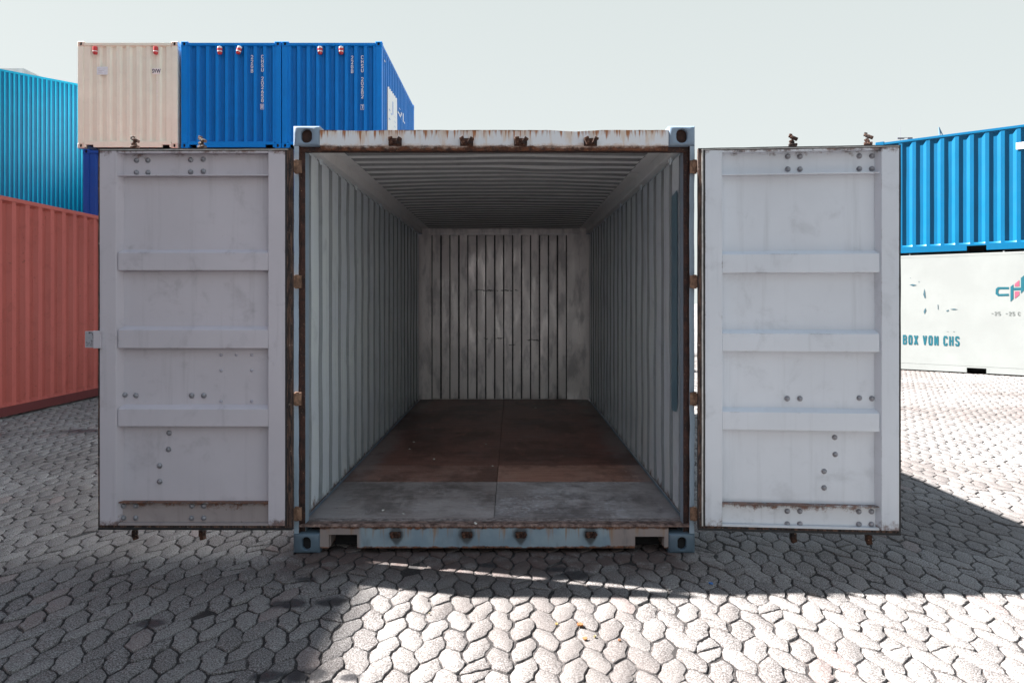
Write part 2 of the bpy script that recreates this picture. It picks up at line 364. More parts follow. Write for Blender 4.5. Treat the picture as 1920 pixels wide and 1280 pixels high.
def scuff_end(m):
    t = m.node_tree; b = t.nodes['Principled BSDF']; n = NT.__new__(NT); n.m = m; n.t = t; n.b = b
    tc_ = t.nodes.new('ShaderNodeTexCoord'); n.O = tc_.outputs['Object']; x = t.nodes.new('ShaderNodeSeparateXYZ'); t.links.new(n.O, x.inputs[0]); n.X, n.Y, n.Z = x.outputs
    base = b.inputs['Base Color'].links[0].from_socket
    bare = n.M('MULTIPLY', n.step(n.noise(1, 7, .65, n.scl(n.O, 9, 1, 2.2)), .46, .64), n.step(n.Z, .35, .9))       # rubbed to bare steel
    c = n.mix(n.M('MULTIPLY', bare, .2), base, (.80, .74, .72))
    dk = n.step(n.noise(1, 6, .6, n.scl(n.O, 7, 1, 2.2, (3, 0, 1))), .46, .66); c = n.mix(n.M('MULTIPLY', dk, .55), c, (.30, .28, .30))
    for (z, a, q) in ((1.69, -.46, .16), (1.02, -.30, -.05), (.93, .02, .12), (1.0, .30, .48)):
        wz = n.M('ABSOLUTE', n.M('SUBTRACT', n.M('ADD', n.Z, n.M('MULTIPLY', n.M('SUBTRACT', n.noise(14, 5, .8), .5), .09)), z))
        k = n.M('MULTIPLY', n.M('MULTIPLY', n.step(wz, .009, .004), n.step(n.noise(7, 4), .42, .5)), n.M('MULTIPLY', n.step(n.X, a, a+.05), n.step(n.X, q+.05, q)))
        c = n.mix(k, c, (.02, .015, .015))
    n.lk(c, b.inputs['Base Color']); n.lk(n.M('ADD', n.M('MULTIPLY', bare, .10), .26), b.inputs['Metallic']); n.lk(n.M('SUBTRACT', .38, n.M('MULTIPLY', bare, .10)), b.inputs['Roughness'])
scuff_end(M_end)
M_ext = paint('light blue grey paint', (.29, .37, .45), .42, rust=.35, grime=.5, edge=.45, seed=12)
M_cast = paint('casting paint', (.19, .255, .335), .4, rust=.5, grime=.3, edge=.35, seed=15)
M_dL = paint('door paint left', (.51, .48, .525), .42, rust=.22, grime=.75, edge=.25, seed=20, lowrust=door_dirt)
M_dR = paint('door paint right', (.59, .62, .675), .42, rust=.32, grime=.6, edge=.35, seed=24, lowrust=door_dirt)
M_castb = paint('shade darkened foot casting paint', (.085, .125, .165), .45, rust=.6, grime=.7, edge=.35, seed=17)  # bottom castings coloured darker to imitate the weaker light down there
M_rust = rust_mat(); M_rustd = rust_mat('dark rust', 3, (.016, .008, .008), (.075, .03, .022))
M_cam = rust_mat('greasy cam steel', 6, (.02, .015, .015), (.12, .055, .035)); M_cam.node_tree.nodes['Principled BSDF'].inputs['Metallic'].default_value = .5
M_hinge = rust_mat('hinge rust', 8, (.10, .05, .03), (.34, .20, .13))
M_rub = plain('black rubber', (.02, .02, .022), .55, .5, 40)
M_dark = plain('dark cavity rust', (.05, .02, .014), .8, .5, 30)
M_black = plain('deep shadow steel', (.015, .014, .016), .9, .3, 30)

# header and sill paints: rust streaks that start on the edges
def header_mat():
    n = NT('header paint with rust runs'); v = n.O
    mid = n.noise(7, 7, .65); fine = n.noise(70, 5, .7)
    c = n.mix(n.M('MULTIPLY', n.step(n.noise(3, 6), .5, .75), .4), (.68, .69, .72), (.55, .55, .57))
    stx = n.noise(1, 4, .7, n.scl(v, 30, 1, 1.2)); top = n.step(n.Z, 2.445, 2.585)      # runs reach down from the top edge
    run = n.step(n.M('ADD', stx, n.M('MULTIPLY', top, .22)), .67, .76)
    halo = n.step(n.M('ADD', n.noise(1, 4, .7, n.scl(v, 12, 1, 2.5)), n.M('MULTIPLY', top, .16)), .54, .72)
    c = n.mix(n.M('MULTIPLY', halo, .5), c, (.58, .36, .18)); c = n.mix(run, c, (.34, .12, .035))
    low = n.step(n.M('ADD', n.Z, n.M('MULTIPLY', n.M('SUBTRACT', n.noise(14, 6, .75), .5), .07)), 2.478, 2.458)
    hi = n.step(n.M('ADD', n.Z, n.M('MULTIPLY', n.M('SUBTRACT', n.noise(10, 6, .75, n.scl(v, 1, 1, 1, (5, 0, 0))), .5), .05)), 2.562, 2.572)
    hl = n.step(n.M('ADD', n.Z, n.M('MULTIPLY', n.M('SUBTRACT', n.noise(10, 6, .75), .5), .09)), 2.49, 2.462)
    c = n.mix(n.M('MULTIPLY', hl, .55), c, (.5, .27, .13))
    m = n.M('MAXIMUM', low, hi); c = n.mix(m, c, rustcol(n))
    chip = n.M('MULTIPLY', n.step(n.noise(28, 6, .8), .68, .70), n.step(n.noise(3, 5), .45, .6)); c = n.mix(chip, c, rustcol(n))
    n.bump(n.M('ADD', n.M('MULTIPLY', n.noise(2, 3), 1.2), n.M('MULTIPLY', m, .5)), .6, .012)
    return n.out(c, n.M('ADD', .42, n.M('MULTIPLY', m, .4)))
def sill_mat():
    n = NT('sill paint with rust runs'); v = n.O
    c = n.mix(n.step(n.noise(3.5, 6), .4, .65), (.18, .25, .31), (.25, .32, .37))
    c = n.mix(n.M('MAXIMUM', n.step(n.X, -.80, -.83), n.step(n.X, .705, .71)), c, (.27, .225, .215))    # bare primer ends
    stx = n.noise(1, 4, .7, n.scl(v, 26, 1, 1.4)); top = n.step(n.Z, .02, .17)
    c = n.mix(n.M('MULTIPLY', n.step(n.M('ADD', stx, n.M('MULTIPLY', top, .14)), .60, .8), .75), c, (.26, .15, .08))
    c = n.mix(n.M('MULTIPLY', n.step(n.noise(1, 4, .6, n.scl(v, 7, 1, 2, (3, 0, 0))), .55, .75), .6), c, (.09, .10, .11))
    for px in (743, 875, 976, 1107):           # greasy halo round each keeper, dripping down
        x = (px-926.5)/308.8; dx = n.M('MULTIPLY', n.M('SUBTRACT', n.X, x), n.M('ADD', 1., n.M('MULTIPLY', n.step(n.Z, .11, .03), 1.1))); dz = n.M('MULTIPLY', n.M('SUBTRACT', n.Z, .108), .75)
        d = n.M('ADD', n.M('SQRT', n.M('ADD', n.M('MULTIPLY', dx, dx), n.M('MULTIPLY', dz, dz))), n.M('MULTIPLY', n.M('SUBTRACT', n.noise(16, 5), .5), .03))
        c = n.mix(n.M('MULTIPLY', n.step(d, .058, .030), .85), c, (.045, .05, .055))
    top = n.step(n.M('ADD', n.Z, n.M('MULTIPLY', n.M('SUBTRACT', n.noise(12, 6, .75), .5), .05)), .143, .156)
    bot = n.step(n.M('ADD', n.Z, n.M('MULTIPLY', n.M('SUBTRACT', n.noise(9, 6, .75), .5), .05)), .046, .034)
    m = n.M('MAXIMUM', top, bot); c = n.mix(m, c, rustcol(n))
    n.bump(n.M('ADD', n.noise(3, 3), n.M('MULTIPLY', m, .5)), .5, .01); return n.out(c, n.M('ADD', .42, n.M('MULTIPLY', m, .4)))
M_head = header_mat(); M_sill = sill_mat()

W2, HT, LN = 1.216, 2.591, 6.058
# castings
for k, (sx, z0) in enumerate(((-1, HT-.120), (1, HT-.120), (-1, 0), (1, 0))):
    for f in (0, 1):
        m = MB(); xa, xb = (-W2-.003, -W2+.157) if sx < 0 else (W2-.157, W2+.003)
        ya, yb = (-.006, .172) if f == 0 else (LN-.085, LN)
        casting(m, xa, xb, ya, yb, z0, z0+.120, -1 if f == 0 else 1, .068 if z0 > 1 else .052, .086 if z0 > 1 else .078)
        m.build('corner_casting', [M_cast if z0 > 1 else M_castb, M_dark if z0 > 1 else M_black], hero, smooth=50)
# posts
for sx in (-1, 1):
    prof = [(-W2, 0), (-1.186, 0), (-1.184, .040), (-1.158, .042), (-1.156, .115), (-1.172, .165), (-W2, .165)]
    nz = 40; m = MB(); P = []
    for i in range(nz+1):
        z = .120+(HT-.24)*i/nz; row = []
        e = .004*noise.noise(Vector((z*2.3, sx*3, 0))) + .003*noise.noise(Vector((z*7, sx*5, 1)))
        for j, (x, y) in enumerate(prof+[prof[0]]):
            xx = x + (e if j in (0, 1, 7) else 0) + (.003*noise.noise(Vector((z*9, j, sx))) if j in (2,) else 0)
            row.append((-sx*xx if sx > 0 else xx, y, z)) if sx > 0 else row.append((xx, y, z))
        P.append(row)
    # front lip, rusty rebate, inner jamb
    for j in range(len(prof)):
        g = [[r[j], r[j+1]] for r in P]; m.grid(g, 1 if j in (1, 2) else 0)
    o = m.build('corner_post', [M_ext, M_rustd], hero, smooth=30)
    m = MB(); x0, x1 = (-W2, -1.10) if sx < 0 else (1.10, W2); m.box(x0, x1, LN-.075, LN-.01, .12, HT-.12); m.build('corner_post', M_ext, hero)
# header: pressed box with sloping underside, wavy top lip
m = MB(); P = []
for i in range(61):
    x = -1.059 + 2.118*i/60
    e = -.006*max(0, noise.noise(Vector((x*3.1, 0, 4))))*2 - .004*abs(noise.noise(Vector((x*9, 2, 0))))
    l = .004*noise.noise(Vector((x*11, 7, 1)))
    P.append([(x, .10, 2.565+e), (x, .002, 2.568+e), (x, 0, 2.560+e), (x, .001, 2.472+l), (x, .012, 2.466+l), (x, .018, 2.446+l), (x, .05, 2.443), (x, .13, 2.47), (x, .10, 2.565+e)])
m.grid(P); m.build('door_header', M_head, hero, smooth=35)
m = MB(); m.box(-1.186, 1.186, .030, .060, 2.440, 2.4705); m.build('header_rebate', M_rustd, hero)
# sill with two pockets cut from its lower edge
m = MB()
for x0, x1, z0, z1 in ((-1.059, -1.005, .030, .160), (-1.005, -.832, .112, .160), (-.832, .855, .030, .160), (.855, 1.034, .100, .160), (1.034, 1.059, .030, .160)):
    m.box(x0, x1, .004, .028, z0, z1)
for x0, x1, zt in ((-1.005, -.832, .112), (.855, 1.034, .100)):
    m.box(x0, x0+.006, .028, .9, .034, zt-.001); m.box(x1-.006, x1, .028, .9, .034, zt-.001); m.box(x0+.006, x1-.006, .028, .9, zt-.006, zt-.001)
m.build('door_sill', M_sill, hero)
for x0, x1 in ((-1.004, -.833), (.856, 1.033)): m = MB(); m.box(x0, x1, .16, .17, .004, .098); m.build('pocket_shade_plate', M_black, hero)  # black plates added so the pockets read as deep shade
m = MB(); P = []
for i in range(81):
    x = -1.185 + 2.37*i/80; e = .004*noise.noise(Vector((x*8, 0, 9))); e2 = .006*noise.noise(Vector((x*13, 5, 9)))
    P.append([(x, .028, .150), (x, -.004+e*.4, .1605), (x, -.003+e, .168+e2*.3), (x, .012+e, .176+e2), (x, .030, .172+e), (x, .045, .166), (x, .10, .1655)])
m.grid(P); m.build('threshold_lip', rust_mat('threshold rust', 14, (.045, .022, .018), (.30, .20, .17)), hero, smooth=50)

# side walls (inside face seen), roof, end wall
prof = corr(.281, .060, .019, .030, 5.80, .02)
for sx in (-1, 1):
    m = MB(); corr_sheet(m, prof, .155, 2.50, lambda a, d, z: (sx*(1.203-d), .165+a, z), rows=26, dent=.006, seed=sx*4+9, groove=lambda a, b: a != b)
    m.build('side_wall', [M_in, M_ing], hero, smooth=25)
    m = MB(); m.box(*sorted((sx*1.146, sx*1.212)), .172, LN-.05, 2.492, 2.586); m.build('top_rail', M_roof, hero, bevel=.006)
    m = MB(); m.box(*sorted((sx*1.160, sx*1.214)), .172, LN-.172, .04, .154); m.build('bottom_rail', M_ext, hero, bevel=.004)
    for yy in (.42, 1.55, 2.7, 3.9, 5.0):           # lashing rings welded under the top rail
        m = MB(); pts = [Vector((sx*1.158, yy+.030*math.cos(t), 2.475+.038*math.sin(t))) for t in [math.pi*(1+i/8) for i in range(9)]]
        for a, b in zip(pts, pts[1:]): m.tube(a, b, .005, n=8)
        m.build('lashing_ring', M_in, hero, smooth=60)
n = NT('repair patch paint'); pm = n.out(n.mix(n.step(n.noise(4, 5), .4, .6), (.13, .24, .31), (.16, .28, .35)), .35)
m = MB(); x = 1.203-.0015; m.add([(x, .170, .80), (x, .204, .80), (x, .222, .84), (x, .222, 2.22), (x, .170, 2.24)], [(0, 1, 2, 3, 4)])
# the blue patch sits on the last flat of the right hand wall
m = MB(); ya, yb = .165+.02+.030+.019+.003, .165+.02+.030+.019+.178; x = 1.203-.030-.009; m.add([(x, ya, .86), (x, ya+.03, .82), (x, yb-.01, .81), (x, yb, .86), (x, yb, 2.22), (x, ya, 2.24)], [(0, 1, 2, 3, 4, 5)])
m.build('paint_patch', pm, hero)
# roof: transverse flutes with camber
pr = corr(.209, .066, .024, .036, 5.83, .0)
m = MB(); P = []
xs = [-1.15, -1.06, -1.02] + [-1.02+2.04*i/24 for i in range(1, 24)] + [1.02, 1.06, 1.15]
for x in xs:
    k = 0 if abs(x) > 1.05 else 1; row = []
    for a, d in pr:
        cam_ = .022*(1-(x/1.15)**2) * min(1, a/1.0, (5.74-a)/.8+.2)
        e = .008*noise.noise(Vector((x*1.3, a*1.1, 3)))*k + (-.02*math.exp(-((x-.35)/.35)**2-((a-1.05)/.16)**2) if k else 0)
        row.append((x, .13+a, 2.5615+cam_-d*k+e))
    P.append(row)
m.grid(P)
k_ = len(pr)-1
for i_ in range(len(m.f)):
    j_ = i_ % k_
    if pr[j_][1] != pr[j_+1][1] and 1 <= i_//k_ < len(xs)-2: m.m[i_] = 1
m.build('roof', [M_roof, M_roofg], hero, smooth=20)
# end wall
pe = corr(.2505, .105, .020, .046, 2.105, -.02); ye = 5.945
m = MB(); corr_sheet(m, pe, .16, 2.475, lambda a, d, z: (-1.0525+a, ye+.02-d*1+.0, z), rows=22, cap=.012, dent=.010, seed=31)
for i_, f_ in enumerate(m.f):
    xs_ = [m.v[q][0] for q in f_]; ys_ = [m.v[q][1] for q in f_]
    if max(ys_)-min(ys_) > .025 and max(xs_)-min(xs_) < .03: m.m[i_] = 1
m.box(-1.145, 1.145, ye-.012, ye+.03, 2.476, 2.587); m.build('end_wall', [M_end, plain('end groove shade paint', (.15, .14, .15), .7, .4, 20)], hero, smooth=22)  # second material draws the shade between the ribs as dark slopes
for sx in (-1, 1):
    m = MB()
    m.box(*sorted((sx*1.048, sx*1.207)), ye-.004, ye+.024, .14, 2.475)
    for z in (.32, .93, 1.45, 1.98, 2.42): m.box(*sorted((sx*1.075, sx*1.165)), ye-.014, ye-.003, z, z+.012)
    m.build('end_post', M_end, hero)
m = MB(); m.box(-1.215, 1.215, LN-.06, LN-.03, .02, 2.58); m.build('end_skin', M_ext, hero)
# plywood floor
def ply(name, lo, hi, worn, seed, white=0.):
    n = NT(name); v = n.scl(n.O, off=(seed, seed, 0)); g = n.noise(1, 7, .7, n.scl(v, 2, 22, 1)); a = n.noise(2.2, 7, .7, v); s2 = n.noise(1, 5, .7, n.scl(v, 60, 4, 1))
    sc = n.noise(9, 8, .75, v, 1.5); c = n.mix(n.step(g, .35, .65), lo, hi); c = n.mix(n.M('MULTIPLY', n.step(a, .42, .72), .9), c, worn)
    c = n.mix(n.M('MULTIPLY', n.step(sc, .60, .68), .45), c, tuple(x*.25 for x in lo)); c = n.mix(n.M('MULTIPLY', n.step(sc, .40, .33), .5), c, tuple(min(.6, x*1.6) for x in worn))
    c = n.mix(n.M('MULTIPLY', n.step(s2, .68, .74), .35), c, (.4, .37, .36))
    dust = n.step(n.M('ADD', n.M('ABSOLUTE', n.X), n.M('MULTIPLY', n.noise(8, 6), .12)), 1.17, 1.24); c = n.mix(n.M('MULTIPLY', dust, n.step(n.noise(45, 5, .8), .45, .6)), c, (.34, .30, .29))
    if white:
        ws = n.M('MULTIPLY', n.step(n.noise(1, 8, .8, n.scl(v, 12, 16, 1, (1, 5, 0)), 2.), .50, .60), n.step(n.noise(2.6, 5, .6), .42, .58)); c = n.mix(n.M('MULTIPLY', ws, white), c, (.62, .61, .66))
        ds = n.M('MULTIPLY', n.step(n.noise(1, 6, .7, n.scl(v, 4, 22, 1, (7, 1, 0)), 3.), .63, .67), .9); c = n.mix(ds, c, (.035, .035, .045))
    band = n.step(n.M('ADD', n.M('ABSOLUTE', n.X), n.M('MULTIPLY', n.M('SUBTRACT', n.noise(2.5, 6, .7), .5), .5)), .93, 1.12); c = n.mix(n.M('MULTIPLY', band, .6), c, (.27, .245, .25))
    mv = n.noise(1.4, 6, .7, n.scl(v, 1, .7, 1, (4, 2, 0))); c = n.mix(n.M('MULTIPLY', n.step(mv, .45, .60), .75), c, tuple(x*.42 for x in lo))
    c = n.mix(n.M('MULTIPLY', n.step(n.noise(1, 6, .75, n.scl(v, 9, 3, 1)), .60, .70), .5), c, tuple(min(.7, x*1.7) for x in hi))
    n.bump(n.M('ADD', g, sc), .5, .004); return n.out(c, n.M('ADD', .22, n.M('MULTIPLY', a, .4)))
fm = [ply('floor grey left', (.25, .205, .195), (.34, .295, .285), (.46, .41, .40), 1, .25), ply('floor grey right', (.26, .225, .22), (.37, .33, .325), (.60, .56, .56), 4, .75),
      ply('floor brown', (.27, .12, .09), (.36, .18, .14), (.42, .27, .22), 7, .15), ply('floor light brown', (.40, .185, .135), (.52, .27, .20), (.52, .31, .245), 11),
      ply('floor dark brown', (.15, .055, .04), (.27, .11, .082), (.34, .18, .145), 15), plain('threshold plate', (.30, .25, .24), .6, .6, 30)]
m = MB(); g = .0018
def fp(x0, x1, y0, y1, mi, dz=0): m.box(x0+g, x1-g, y0+g, y1-g, .14, .166+dz, mi)
fp(-1.175, 1.175, .10, .165, 5, -.0008)
fp(-1.175, -.005, .165, 1.12, 0); fp(-.005, 1.175, .165, 1.12, 1, .0006)
fp(-1.175, -.005, 1.12, 1.70, 2, .0005); fp(-.005, 1.175, 1.12, 1.70, 3, .001)
fp(-1.175, -.005, 1.70, 3.4, 4); fp(-.005, 1.175, 1.70, 2.25, 4, .0005); fp(-.005, 1.175, 2.25, 4.2, 4); fp(-1.175, -.005, 3.4, 5.96, 4, .0004); fp(-.005, 1.175, 4.2, 5.96, 4, .0003)
m.build('floor', fm, hero)
m = MB(); m.box(-1.12, 1.12, .03, 5.9, .136, .1385); 
for i in range(18): y = .6+i*.3; m.box(-1.15, 1.15, y, y+.045, .036, .135)
m.build('cross_member', M_black, hero)

# cam keepers on header and sill
def cam_keeper(seed, low):
    m = MB(); rr = random.Random(seed)
    m.box(-.040, .040, -.006, 0, -.022, .024)
    for s in (-1, 1):
        a = rr.uniform(-.25, .25); Mx = Matrix.Translation((s*.024, -.022, .004)) @ Matrix.Rotation(a+s*.35, 4, 'Y')
        m.box(-.011, .011, -.020, .018, -.020, .022, M=Mx)
        m.box(-.009, .017, -.026, -.012, .006, .020, M=Mx)
    m.tube((-.02, -.012, -.012), (.026, -.012, -.014), .009, n=10)
    return m
for i, px in enumerate((741, 875, 976, 1107)):
    x = (px-926.5)/308.8
    o = cam_keeper(i, 0).build('cam_keeper', M_cam, hero, smooth=40, bevel=.0035); o.location = (x, 0, 2.492); o.scale = (1.0, 1.1, 1.05)
    o = cam_keeper(i+9, 1).build('cam_keeper', M_cam, hero, smooth=40, bevel=.0035); o.location = (x+.002, .002, .112); o.scale = (.8, .8, .8)

# ---- doors. Local door frame: u from the hinge edge outwards, v = depth (0 = inner face seen by us, + away), z up
bolt_m = MB().lathe([(.0165, 0), (.0165, .003), (.0145, .0032), (.0140, .007), (.0105, .0115), (.005, .0135), (.001, .014)], 16)
riv_m = MB().lathe([(.0095, 0), (.0090, .003), (.006, .006), (.002, .007)], 12)
bolt_me = None
def door(side, root_y, ang, paintm, bars, bolts, rivs, rods, latch):
    s = side
    d = MB(); Wd, z0, z1 = 1.168, .190, 2.426
    def B(m, u0, u1, v0, v1, za, zb, mi=0): m.box(*sorted((s*u0, s*u1)), v0, v1, za, zb, mi)
    x0 = s*1.2055 if s < 0 else s*1.2195
    # panel sheet (closed, 4 mm) with soft dents
    P = []
    for i in range(25):
        row = []
        for j in range(49):
            u = .13+(.925)*i/24; z = z0+.01+(z1-z0-.02)*j/48
            e = .004*noise.noise(Vector((u*3+s, z*2.6, 5)))
            row.append((s*u, .048+e, z))
        P.append(row)
    d.grid(P); B(d, .13, 1.055, .056, .060, z0, z1)
    D = d.build('door', paintm, hero, smooth=60, fix=False); D.location = (x0, root_y, 0); D.rotation_euler = (0, 0, ang)
    if s < 0: tag(D, 'left door, darker mauve grey, with a lock plate on its outer edge')
    else: tag(D, 'right door, paler grey, swung slightly towards the viewer')
    # stiles: channel with a slanted inner flank
    for (ua, ub, fl) in ((.040, .140, .142), (1.052, 1.150, 1.028)):
        m = MB(); pts = [(ua, .002), (ub, .002), (ub, .055), (ua, .055)] if fl == .142 else [(fl, .046), (ua, .002), (ub, .002), (ub, .055), (fl, .055)]
        m.prism([(s*a, b) for a, b in pts], z0, z1); m.build('door_stile', paintm, D, bevel=.003)
    for (zb, zm, zt) in bars:                     # hat section crossbars with a sloping top
        m = MB(); u0, u1 = .1405, 1.040; pr_ = [(.0535, zb-.004), (.006, zb), (.004, zb+.004), (.004, zm), (.0535, zt)]
        k = len(pr_); vs = [(s*u, v, z) for u in (u0, u1) for v, z in pr_]
        m.add(vs, [tuple(range(k)), tuple(range(2*k-1, k-1, -1))]+[(i, (i+1) % k, k+(i+1) % k, k+i) for i in range(k)]); m.build('crossbar', paintm, D, bevel=.002)
    # top and bottom boxes: thin shelf flange and recessed web
    m = MB(); B(m, .1405, 1.04, .008, .0535, 2.278, 2.284); B(m, .1405, 1.04, .006, .0535, 2.413, 2.4255); m.build('top_flange', paintm, D)
    lowm = paint('door foot paint '+('left' if s < 0 else 'right'), (.33, .285, .285) if s < 0 else (.60, .62, .66), .5, rust=.75 if s < 0 else .55, grime=.9, seed=40+s, lowrust=lambda n: n.M('MULTIPLY', n.step(n.M('ADD', n.Z, n.M('MULTIPLY', n.M('SUBTRACT', n.noise(11, 7, .8), .5), .20)), .29, .325), .9))
    m = MB(); B(m, .1405, 1.04, .008, .0535, .322, .328); B(m, .1405, 1.04, .006, .0535, z0+.0005, z0+.012); B(m, .142, 1.03, .038, .0530, .203, .321); m.build('bottom_flange', lowm, D)
    # gasket: outer black fin, pale lip, inner black fin
    def ring(m, a, b, c, e, v0, v1, wob=0., mi=0):  # frame between rectangles
        for (ua, ub, za, zb) in ((a, b, c, e),):
            pass
    gm = [M_rub, plain('pale gasket lip '+str(s), (.55, .54, .52), .5, .3, 25), M_gas]
    m = MB()
    def strip(u0, u1, za, zb, v0, v1, mi, vert):
        N = 40; amp = .0018
        for i in range(N):
            t0, t1 = i/N, (i+1)/N
            if vert:
                f = lambda t: amp*noise.noise(Vector((t*14, u0*31, s)))
                q = [(u0+f(t0), v0, za+(zb-za)*t0), (u1+f(t0), v0, za+(zb-za)*t0), (u1+f(t1), v0, za+(zb-za)*t1), (u0+f(t1), v0, za+(zb-za)*t1)]
            else:
                f = lambda t: amp*noise.noise(Vector((t*12, za*31, s)))
                q = [(u0+(u1-u0)*t0, v0, za+f(t0)), (u0+(u1-u0)*t1, v0, za+f(t1)), (u0+(u1-u0)*t1, v0, zb+f(t1)), (u0+(u1-u0)*t0, v0, zb+f(t0))]
            q = [(s*a, b, c) for a, b, c in q]; q2 = [(a, v1, c) for a, b, c in q]
            m.add(q+q2, [(0, 1, 2, 3), (4, 7, 6, 5), (0, 4, 5, 1), (3, 2, 6, 7)] + ([(1, 5, 6, 2), (0, 3, 7, 4)] if vert else ([(0, 3, 7, 4)] if i == 0 else [])+([(1, 5, 6, 2)] if i == N-1 else [])), mi)
    # hinge edge, free edge, top, bottom (outer fin / lip / inner fin)
    strip(.0, .020, z0-.014, z1+.014, .010, .046, 2 if True else 0, True); strip(.0205, .0285, z0, z1+.006, .002, .03, 1 if s > 0 else 2, True); strip(.029, .0395, z0, z1+.0, .006, .04, 0, True)
    strip(1.1505, 1.162, z0-.014, z1+.014, .008, .046, 0 if s > 0 else 2, True)
    strip(.0, 1.162, z1+.008, z1+.015, .006, .046, 0, False); strip(.021, 1.15, z1+.0035, z1+.0078, .000, .03, 1, False); strip(.03, 1.150, z1+.0005, z1+.0033, .006, .03, 0, False)
    strip(.0, 1.162, z0-.026, z0-.0145, .004, .046, 0, False); strip(.021, 1.15, z0-.0144, z0-.0005, .010, .046, 2, False)
    m.build('door_gasket', gm, D, smooth=40)
    # bolts and rivets
    global bolt_me
    mats = (M_bolt,)
    first = None
    for (px, py) in bolts:
        sc_ = F/(4.48 if s < 0 else 4.43); u = abs((px-960)/sc_ - (HX+x0))/math.cos(ang); z = CH-(py-HZ)/(F/(4.48 if s < 0 else 4.48-.093*u)); 
        if s > 0: Zc = 4.48-.093*u; u = ((px-960)/F*Zc-(HX+x0))/math.cos(ang); z = CH-(py-HZ)*(Zc+.02)/F
        v = .048 if z > .33 else .038
        if first is None: first = bolt_m.build('bolt', M_bolt, D, smooth=40); o = first
        else: o = clone(first, D)
        o.location = (s*u, v, z); o.rotation_euler = (R(90), random.uniform(0, 3), 0)
    first = None
    for (px, py) in rivs:
        u = abs((px-960)/(F/4.49)-(HX+x0)); z = CH-(py-HZ)*4.5/F
        if first is None: first = riv_m.build('rivet', M_riv, D, smooth=40); o = first
        else: o = clone(first, D)
        o.location = (s*u, .048, z); o.rotation_euler = (R(90), 0, 0)
    # locking rods on the outer face, their cams poke out above and below
    for k, ux in enumerate(rods):
        m = MB(); m.tube((s*ux, .082, .13), (s*ux, .082, 2.475), .0135, n=12)
        for z in (.35, .9, 1.45, 2.2): m.box(*sorted((s*(ux-.035), s*(ux+.035))), .0605, .098, z, z+.05)
        for (zc, sg) in ((2.468, 1), (.142, -1)):
            a = random.uniform(-.5, .5); Mx = Matrix.Translation((s*ux, .076, zc)) @ Matrix.Rotation(a, 4, 'Z')
            if sg > 0:
                m.box(-.026, .022, -.016, .014, -.012, .004, M=Mx)
                m.box(-.012, .012, -.012, .012, .004, .030, M=Mx @ Matrix.Rotation(-.5, 4, 'Y'))
                m.box(-.034, .010, -.013, .011, .026, .044, M=Mx @ Matrix.Rotation(.45, 4, 'Y'))
                m.box(-.040, -.022, -.010, .010, .034, .056, M=Mx @ Matrix.Rotation(.3, 4, 'Y'))
            else:
                m.box(-.018, .016, -.014, .014, -.040, .0, M=Mx)
                m.box(-.026, .006, -.012, .012, -.056, -.036, M=Mx @ Matrix.Rotation(-.3, 4, 'Y'))
        m.build('locking_rod', M_cam, D, smooth=40, bevel=.003)
    if latch:
        n = NT('worn lock plate'); lm = n.out(n.mix(n.step(n.M('ADD', n.noise(26, 7, .75), n.M('MULTIPLY', n.X, -.0)), .5, .58), (.33, .33, .37), (.055, .05, .055)), .5)
        m = MB(); B(m, 1.135, 1.180, -.014, .002, 1.248, 1.353, 0); B(m, 1.176, 1.232, -.010, -.002, 1.252, 1.350, 1); m.build('lock_plate', [paintm, lm], D, bevel=.003)
    # hinges
    for py in (312, 528, 748, 964):
        z = CH-(py-HZ)/311.; m = MB()
        m.tube((-s*.012, .068, z-.042), (-s*.012, .068, z+.042), .0125, n=12)
        m.box(*sorted((-s*.012, s*.10)), .052, .062, z-.036, z+.036)
        m.box(*sorted((-s*.040, -s*.008)), .058, .0785, z-.038, z+.038)
        m.build('hinge', M_hinge, D, smooth=40)
    return D
M_riv = plain('painted rivet', (.42, .41, .48), .45, .15, 60)
M_bolt = plain('bolt steel', (.30, .30, .33), .35, .4, 60, .3)
def gas():
    n = NT('perished gasket'); a = n.noise(1, 7, .75, n.scl(n.O, 60, 60, 9)); b = n.noise(40, 6, .75)
    c = n.mix(n.step(a, .42, .6), (.022, .017, .018), (.13, .075, .055)); c = n.mix(n.step(b, .60, .70), c, (.40, .33, .29)); n.bump(a, .9, .01); return n.out(c, .8)
M_gas = gas()
DY = -.085
bars = [(1.712, 1.817, 1.842), (1.247, 1.356, 1.381), (.780, .884, .910)]
boltsL = [(248, 298), (270, 298), (351, 297), (375, 296), (248, 321), (270, 321), (351, 320), (375, 319), (226, 742), (247, 743), (353, 743), (376, 743),
          (310, 814), (309, 845), (292, 876), (292, 906), (225, 951), (248, 951), (355, 951), (377, 951), (225, 974), (248, 974), (354, 974), (377, 974)]
rivL = [(410, 666), (439, 666), (468, 666), (410, 695), (468, 695), (410, 753), (468, 753)]
boltsR = [(1481, 292), (1504, 292), (1617, 291), (1641, 291), (1481, 316), (1504, 316), (1617, 315), (1641, 315), (1480, 748), (1504, 748), (1617, 747), (1641, 748),
          (1570, 821), (1571, 853), (1550, 885), (1550, 916), (1479, 959), (1503, 959), (1615, 960), (1639, 960), (1479, 983), (1503, 983), (1615, 984), (1639, 984)]
DL = door(-1, DY, -R(.5), M_dL, bars, boltsL, rivL, (.565, .975), True)
barsR = [(1.697, 1.806, 1.831), (1.231, 1.336, 1.362), (.765, .871, .898)]
DR = door(1, DY, -R(5.0), M_dR, barsR, boltsR, [], (.57, 1.005), False)

